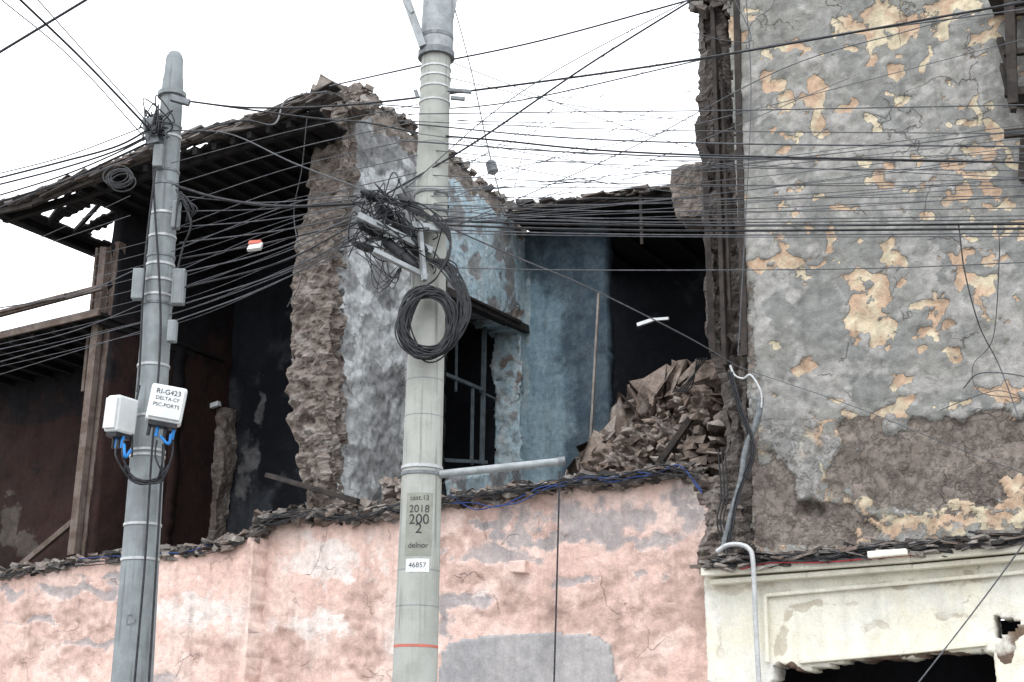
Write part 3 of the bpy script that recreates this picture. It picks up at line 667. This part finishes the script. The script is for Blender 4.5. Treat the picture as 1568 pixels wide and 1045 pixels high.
for (x,y,sx,sz) in [(212,436,.045,.13),(274,440,.05,.15),(264,508,.035,.09),(270,330,.03,.12),(243,240,.04,.1)]:
    a.box(ony(x,y,10.86),np.array([sx,0,0]),np.array([0,.04,0]),ZV*sz,.0)
a.make('clamp_plate',M_pole,P1.e,.01)
a=Acc(); a.beam(ony(228,185,10.85),ony(236,222,10.85),.1,.1,0); a.beam(ony(262,150,10.8),ony(290,158,10.8),.05,.05,0); a.make('insulator_bracket',M_steeld,P1.e)
def jbox(cx,cy,y,w,h,d,yaw,txts,roll=.06):
    e=empty('junction_box'); C=ony(cx,cy,y)
    R=Matrix.Rotation(yaw,3,'Z')@Matrix.Rotation(roll,3,'Y'); R=np.array(R)
    X,Y,Z=R[:,0],R[:,1],R[:,2]
    a=Acc(); a.box(C,X*w/2,Y*d/2,Z*h/2,0); a.make('case',M_plast,e,.02)
    a=Acc(); a.box(C-Y*(d/2+.008)-Z*.0,X*w*.44,Y*.01,Z*h*.42,0); a.make('lid',M_plast,e,.006)
    a=Acc(); a.box(C-Z*(h/2+.015),X*w*.4,Y*d*.4,Z*.02,0); a.make('gland_plate',M_black,e,.005)
    for k in range(4):
        p=C-Z*(h/2+.05)+X*w*(.28*(k-1.5)/1.0*.8)
        lathe('gland',p+Z*.03,p-Z*.06,[(0,.016),(.09,.014)],M_conn if k%2 else M_black,e,10)
    for i,(tx_,sz) in enumerate(txts):
        c=bpy.data.curves.new('t','FONT'); c.body=tx_; c.size=sz; c.align_x='CENTER'; c.align_y='CENTER'
        o=link(bpy.data.objects.new('t',c)); dg=bpy.context.evaluated_depsgraph_get(); m=bpy.data.meshes.new_from_object(o.evaluated_get(dg)); bpy.data.objects.remove(o)
        for v in m.vertices: v.co=Vector(C-Y*(d/2+.021)+X*v.co.x+Z*(v.co.y+h*.28-i*.052))
        m.materials.append(M_ink); link(bpy.data.objects.new('label_text',m),e)
jbox(255,621,10.62,.27,.29,.13,.25,[('RI-G423',.055),('DELTA-CF',.04),('PSC-PORTS',.04)],.13)
jbox(186,637,10.75,.13,.29,.22,-.5,[])
loops=[]
for k in range(7):
    c=ony(224+random.uniform(-4,4),712+k,10.65); r=random.uniform(.12,.16)
    loops.append([c+np.array([r*math.cos(t),random.uniform(-.01,.01)+.03*k/7,-r*.8*abs(math.sin(t))*1.0 if math.sin(t)<0 else r*.25*math.sin(t)]) for t in np.linspace(math.pi,2*math.pi,16)])
for x0,x1 in ((180,200),(190,205),(240,250),(265,248),(252,240)):
    loops.append(cr([ony(x0,675,10.65),ony(x0-2,700,10.62),ony(x1,735,10.65),ony(222,742,10.65)]))
curve('drop_loops',loops,.007,M_black,P1.e)
curve('blue_drops',[cr([ony(190,680,10.6),ony(192,700,10.6),ony(200,690,10.7)]),cr([ony(262,665,10.6),ony(258,680,10.6),ony(245,668,10.6)])],.012,M_conn,P1.e)
curve('riser_cables',[cr([ony(206,1045,10.8),ony(222,860,10.8),ony(232,700,10.82),ony(246,500,10.85),ony(236,300,10.86),ony(236,225,10.86)]),cr([ony(214,590,10.8),ony(204,640,10.8),ony(202,700,10.8)]),cr([ony(238,260,10.85),ony(222,400,10.85),ony(214,560,10.85),ony(210,600,10.8)]),cr([ony(228,1045,10.85),ony(242,820,10.85),ony(250,680,10.85)]),cr([ony(270,290,10.85),ony(292,340,10.8),ony(280,380,10.85),ony(268,430,10.85)])],.009,M_black,P1.e)
# ------------------------------------------------------------------ cable coil
C=empty('cable_coil'); sp=[]
c0=ony(656,495,9.78)
for k in range(46):
    rx=random.uniform(.145,.212); rz=random.uniform(.20,.27); ox,oz=random.uniform(-.02,.025),random.uniform(-.025,.02); ph=random.uniform(0,6.28)
    ti=random.uniform(-.3,.3)
    sp.append([c0+np.array([ox+rx*math.cos(t)+.008*math.sin(3*t+ph)+ti*.15*math.sin(t),-.02+random.uniform(-.003,.003)+.03*math.sin(t+ph),oz+rz*math.sin(t)]) for t in np.linspace(0,2*math.pi,40)])
for k in range(18):
    sp.append(cr([ony(650+random.uniform(-5,5),395,9.8),ony(690+random.uniform(-8,14),420+random.uniform(-14,10),9.75),ony(705+random.uniform(-10,18),480,9.75),ony(680+random.uniform(-10,15),530,9.78),ony(650,550,9.8)]))
curve('coil_windings',sp,.0062,M_black,C)
C=empty('cable_splice_bracket')
for (p,q,r) in [((552,292),(578,306),.035),((575,312),(602,338),.05),((603,338),(648,392),.055),((548,338),(585,362),.045),((585,365),(640,412),.042),((540,372),(575,385),.03),((610,300),(650,330),.035),((622,360),(655,385),.03)]:
    a0=ony(*p,9.8+random.uniform(-.08,.1)); a1=ony(*q,9.8+random.uniform(-.05,.1)); ln=np.linalg.norm(a1-a0)
    lathe('splice_closure',a0,a1,[(0,.012),(.02,r*.7),(.05,r),(ln*.5,r),(ln*.5,r*1.12),(ln*.5+.03,r*1.12),(ln*.5+.03,r),(ln-.05,r),(ln-.02,r*.7),(ln,.012)],M_black,C,16)
a=Acc(); a.beam(ony(548,330,9.7),ony(662,386,9.82),.05,.05,0); a.beam(ony(572,384,9.7),ony(655,425,9.82),.05,.035,0); a.beam(ony(630,345,9.75),ony(684,352,9.8),.04,.05,0); a.beam(ony(642,340,9.74),ony(650,430,9.76),.05,.03,0); a.make('bracket_arm',M_steelm,C,.004)
sp=[]
for k in range(34):
    cx,cy=random.choice([(575,315),(600,345),(625,370),(560,360),(640,400),(600,310)]); P=[ony(cx+random.gauss(0,24),cy+random.gauss(0,18),9.8+random.uniform(-.15,.15)) for _ in range(5)]
    sp.append(cr(P,7))
for k in range(10):
    sp.append(cr([ony(560+random.uniform(-10,20),300,9.8),ony(650,325+random.uniform(-10,10),9.75),ony(690,370+random.uniform(-20,10),9.75),ony(672,420,9.75),ony(650,440,9.8)]))
curve('cable_tangle',sp,.005,M_black,C)
sp=[]
for k in range(10): sp.append(cr([ony(560+random.uniform(-20,40),380+random.uniform(-20,20),9.8),ony(590+random.uniform(-20,20),425+random.uniform(0,25),9.8),ony(615,405+random.uniform(-20,10),9.8)]))
curve('hanging_tangle',sp,.003,M_black,C)
# ------------------------------------------------------------------ overhead wires
W=wire
W([(-20,92,10),(145,-8,10)],.011)
W([(10,-20,9.5),(130,95,10.3),(238,208,10.8)],.010); W([(-10,-10,9.5),(110,90,10),(225,215,10.8)],.005); W([(40,-20,9.5),(228,190,10.8)],.005)
for (y0,y1,r) in [(272,200,.009),(282,210,.008),(300,212,.007),(310,222,.010),(322,230,.005),(265,195,.005)]:
    W([(-30,y0+8,11.5),(90,(y0+y1)/2+10+random.uniform(-6,6),11.2),(180,y1+20+random.uniform(-5,5),11),(238,y1-8,10.9)],r)
W([(-20,540,11),(120,505,11),(280,440,10.9),(470,372,10.4),(560,300,9.9)],.004); W([(-20,560,11),(140,515,11),(300,470,10.9),(480,400,10.4),(600,330,9.9)],.004)
W([(-20,580,11),(300,480,10.9),(470,412,10.4),(620,350,9.9)],.003)
W([(-20,475,11),(120,450,11),(215,410,10.9)],.005);W([(-20,405,12),(200,330,11)],.003);W([(-20,395,12),(60,365,11.5),(200,300,11)],.003)
W([(278,154,10.9),(380,165,10.6),(520,162,10.3),(700,142,10),(1060,92,9.3),(1600,-2,8.5)],.0085)
W([(278,154,10.9),(470,180,10.5),(560,188,10.2),(650,205,10),(760,215,9.8),(1000,235,9.4),(1600,250,8.6)],.0075)
W([(505,132,11.5),(640,102,10.2),(830,62,9.8),(1075,-5,9.4)],.007)
W([(1068,-5,9.4),(900,100,9.6),(740,210,9.8),(640,270,9.9),(560,315,9.9)],.0076); W([(1064,-5,9.4),(800,140,9.7),(620,290,9.9)],.004)
W([(1640,-20,9),(1400,45,9.3),(1200,105,9.5),(960,230,9.7),(700,345,9.9)],.0038)
W([(1600,10,9),(1180,70,9.4),(760,160,9.9),(560,160,11)],.0055)
W([(288,205,11),(370,185,11.5),(420,190,12),(440,152,13),(500,140,14)],.009)
W([(270,285,10.9),(340,305,10.6),(430,316,10.3),(560,312,9.9)],.012)
W([(260,200,10.9),(350,205,10.6),(450,250,10.2),(560,292,9.85)],.006)
for k in range(9):
    ya=300+k*24; yb=298+k*7
    W([(270+random.uniform(-4,8),ya,10.9),(420+random.uniform(-20,20),(ya+yb)/2+6+random.uniform(-5,7),10.4),(560+random.uniform(-20,50),yb,9.85)],random.choice([.0035,.0045,.0055,.007]))
for k in range(6):
    W([(262,250+k*34,10.9),(450,200+k*28,10.4),(640,160+k*26,9.95)],random.choice([.003,.0035,.004]))
for (y0,y1,r) in [(175,160,.0045),(185,205,.0035),(190,225,.006),(215,250,.006),(230,262,.0035),(250,235,.003),(268,285,.0035),(285,272,.003),(300,300,.003),(312,318,.0035),(322,330,.004),(330,336,.0045),(338,343,.0085),(343,350,.0085),(350,357,.005),(356,362,.0035),(345,300,.003),(200,275,.003)]:
    j=random.uniform(-3,3)
    W([(600+random.uniform(0,60),y0,9.9),(860,y0*.6+y1*.4+5+j,9.6),(1130,y0*.35+y1*.65+6+j,9.3),(1620,y1,8.8)],r)
for k in range(12):
    y0=random.uniform(290,350); y1=random.uniform(180,350)
    W([(650,y0,9.9),(1100,(y0+y1)/2+8,9.3),(1620,y1-5,8.8)],.0026)
# thin service drops crossing the sky gap at varied angles
for (x0,y0,x1,y1) in [(690,120,1075,188),(690,150,1070,140),(700,185,1068,178),(695,260,1070,60),(700,300,1075,130),(690,330,1010,262),(700,215,1080,275),(690,240,1075,300),(560,170,1070,208),(640,300,1062,8),(690,95,1080,235),(700,345,1300,120),(695,280,1568,60)]:
    W([(x0,y0,9.95),((x0+x1)/2,(y0+y1)/2+random.uniform(3,12),10.6),(x1,y1,11.4)],random.choice([.0024,.003,.0034]))
W([(690,350,9.9),(800,398,10.5),(900,440,11.5),(1050,515,12.8),(1130,562,13.5)],.006); W([(1130,562,13.5),(1300,620,12.5),(1450,680,12),(1620,745,11.5)],.004)
W([(670,410,9.9),(900,414,9.6),(1300,412,9.2),(1620,400,8.8)],.0038)
W([(690,-10,10),(722,110,10),(748,230,10.3),(775,330,11.5),(810,420,13)],.005)
W([(857,722,10),(853,880,10),(848,1060,10)],.007)
W([(1610,775,9.5),(1500,925,10),(1395,1060,10)],.005)
W([(1468,345,9),(1478,420,11.5),(1500,500,12.5),(1530,560,12.8),(1560,640,12.5)],.006); W([(1475,595,12.8),(1500,572,12.6),(1560,575,12.4),(1600,590,12.3)],.006)
W([(1440,628,13),(1500,605,12.8),(1540,600,12.6),(1600,628,12.5)],.004); W([(1528,345,9),(1530,400,9.2),(1520,520,12.5),(1490,560,12.8),(1500,600,12.8),(1560,610,12.5)],.004)
W([(1142,-10,13.8),(1150,140,13.8),(1142,330,13.6),(1130,545,13.6)],.006)
W([(1125,0,13.8),(1150,60,13.8),(1110,62,13.8),(1062,50,13.8)],.005)
W([(470,180,11),(462,260,11.5),(450,330,12),(462,420,12),(440,470,12.5)],.004)
W([(1012,0,9.6),(820,200,10),(780,330,11),(760,300,11)],.0025)
for k in range(4): W([(1068+k*5,548,13.8),(1060-k*4,590,14.2),(1050-k*6,600,14.5)],.008)
for k in range(9):
    W([(-20,430+k*17,12),(130,395+k*17,11.6),(300,350+k*17,11),(470,300+k*14,10.6),(600,290+k*8,10)],.0026)
OW=empty('overhead_cables')
for (m,r),sp in WIRES.items():
    curve('cable_run',sp,r,M_black if r>.0065 else M_greyc,OW)
sp=[]
for k in range(22):
    sp.append(cr([ony(238+random.gauss(0,12),195+random.gauss(0,15),10.85+random.uniform(-.1,.1)) for _ in range(4)],6))
for k in range(8):
    c=ony(182+random.gauss(0,3),275+random.gauss(0,3),12); r=random.uniform(.07,.11)
    sp.append([c+np.array([r*1.2*math.cos(t),.02*math.sin(t),r*math.sin(t)]) for t in np.linspace(0,6.28,24)])
for k in range(6):
    sp.append(cr([ony(285,340,10.85),ony(292+random.gauss(0,5),320,10.8),ony(275,300+random.gauss(0,8),10.8),ony(268,350,10.8)]))
curve('pole_head_tangle',sp,.006,M_black,OW)
FCB=empty('facade_cable_bundle'); sp=[];sb=[]
for k in range(7):
    P=[]
    for px in range(395,1090,45): P.append(FW(px,np.interp(px,px_,py_)-4-random.uniform(-7,10),-.16-random.uniform(0,.08)))
    sp.append(cr(P,5))
for k in range(8):
    P=[]
    for px in range(1090,1640,45): P.append(FW(px,np.interp(px,[1085,1240,1400,1568,1640],[868,860,846,830,822])-4-random.uniform(-6,10),-.42-random.uniform(0,.06)))
    sp.append(cr(P,5))
for k in range(4):
    P=[]
    for px in range(-30,400,45): P.append(FW(px,np.interp(px,plx,ply)-random.uniform(-6,6),-.35))
    sp.append(cr(P,5))
curve('black_strands',sp,.006,M_black,FCB)
for k in range(2):
    P=[FW(px,np.interp(px,px_,py_)-6-random.uniform(-8,8)+(15 if 700<px<800 else 0),-.2) for px in range(690,1110,35)]
    sb.append(cr(P,5))
sb.append(cr([FW(px,np.interp(px,plx,ply)-5+random.uniform(-5,3),-.36) for px in range(120,360,40)],5))
curve('blue_strand',sb,.007,M_bluec,FCB)
curve('red_strand',[cr([FW(x,y,-.46) for x,y in [(1135,872),(1180,862),(1250,862),(1330,856),(1400,850)]],5)],.008,plain('red_cable',(.3,.03,.04)),FCB)
e=empty('wire_connector'); lathe('body',ony(750,246,10.3),ony(757,270,10.3),[(0,.02),(.02,.04),(.1,.045),(.12,.02)],M_steeld,e,12)
e=empty('caught_plastic_wrapper'); a=Acc(); a.box(ony(391,379,10.3),np.array([.05,0,0]),np.array([0,.03,0]),np.array([.01,0,.022]),.02); a.make('wrapper_white',M_plast,e); a=Acc(); a.box(ony(391,373,10.3),np.array([.045,0,.005]),np.array([0,.032,0]),np.array([.005,0,.015]),.01); a.make('wrapper_red',M_red2,e)
e=empty('wall_bracket'); a=Acc(); a.beam(FW(976,498,2.),FW(1000,490,2.),.04,.045,.0); a.beam(FW(998,490,2.),FW(1024,488,2.),.03,.035,.0); a.make('arm',M_plast,e)
e=empty('anchor_insulators'); a=Acc()
for (x1,y1,x2,y2) in [(685,138,722,141),(690,150,712,152),(636,138,640,150)]: a.beam(ony(x1,y1,9.85),ony(x2,y2,9.85),.025,.03,0)
a.make('clamps',M_steeld,e,.004)
e=empty('electrical_conduit')
curve('pipe_run',[cr([FW(x,y,-.28) for x,y in [(1165,610),(1160,640),(1142,690),(1135,735),(1120,790),(1108,840)]])],.035,M_steeld,e,4)
curve('pipe_hook',[cr([FW(x,y,-.3) for x,y in [(1118,560),(1125,575),(1138,580),(1150,575),(1165,600),(1166,625)]])],.012,M_steel,e,4)
curve('bound_cables',[cr([FW(x+k*3,y,-.3-.02*k) for x,y in [(1115,570),(1128,620),(1150,690),(1125,760),(1112,835)]]) for k in range(3)],.010,M_black,e)
curve('bare_cables',[cr([FW(x+k*5,y,-.25-.02*k) for x,y in [(1100,690),(1104,760),(1098,800),(1110,850)]]) for k in range(3)],.008,M_black,e)
e=empty('white_water_pipe')
curve('pipe',[cr([FW(x,y,-.5) for x,y in [(1098,845),(1112,836),(1130,834),(1146,840),(1153,860),(1157,950),(1163,1060)]])],.025,M_steel,e,4)
# ------------------------------------------------------------------ camera, light, world
cam=bpy.data.cameras.new('camera'); co=link(bpy.data.objects.new('camera',cam)); co.location=(0,0,CZ); co.rotation_euler=(math.radians(90)+TH,0,0)
cam.sensor_width=36; cam.clip_end=3000; cam.clip_start=.1; cam.lens=F*36/1568; S.camera=co
sun=bpy.data.lights.new('sun','SUN'); sun.energy=1.3; sun.angle=math.radians(35); sun.color=(1,.98,.95)
so=link(bpy.data.objects.new('sun',sun))
SE,SA=math.radians(52),math.radians(200)
dirv=Vector((math.cos(SE)*math.sin(SA),math.cos(SE)*math.cos(SA),math.sin(SE)))
so.rotation_euler=dirv.to_track_quat('Z','Y').to_euler()
w=bpy.data.worlds.new('World'); S.world=w; w.use_nodes=True; nt=w.node_tree
bg=nt.nodes['Background']; bg.inputs[1].default_value=.15
sk=nt.nodes.new('ShaderNodeTexSky'); sk.sky_type='NISHITA'; sk.sun_disc=False; sk.sun_elevation=SE; sk.sun_rotation=SA; sk.air_density=1.; sk.dust_density=4
mx=nt.nodes.new('ShaderNodeMix'); mx.data_type='RGBA'; mx.inputs[0].default_value=.9
tc=nt.nodes.new('ShaderNodeTexCoord'); nz=nt.nodes.new('ShaderNodeTexNoise'); nz.inputs['Scale'].default_value=2.2; nz.inputs['Detail'].default_value=5
nt.links.new(tc.outputs['Generated'],nz.inputs['Vector'])
cl=nt.nodes.new('ShaderNodeMix'); cl.data_type='RGBA'; cl.inputs[6].default_value=(13.8,14.6,15.5,1); cl.inputs[7].default_value=(18.4,18.6,19.,1)
nt.links.new(nz.outputs[0],cl.inputs[0])
nt.links.new(sk.outputs[0],mx.inputs[6]); nt.links.new(cl.outputs[2],mx.inputs[7]); nt.links.new(mx.outputs[2],bg.inputs[0])
S.view_settings.view_transform='Standard'; S.view_settings.look='None'; S.view_settings.exposure=0
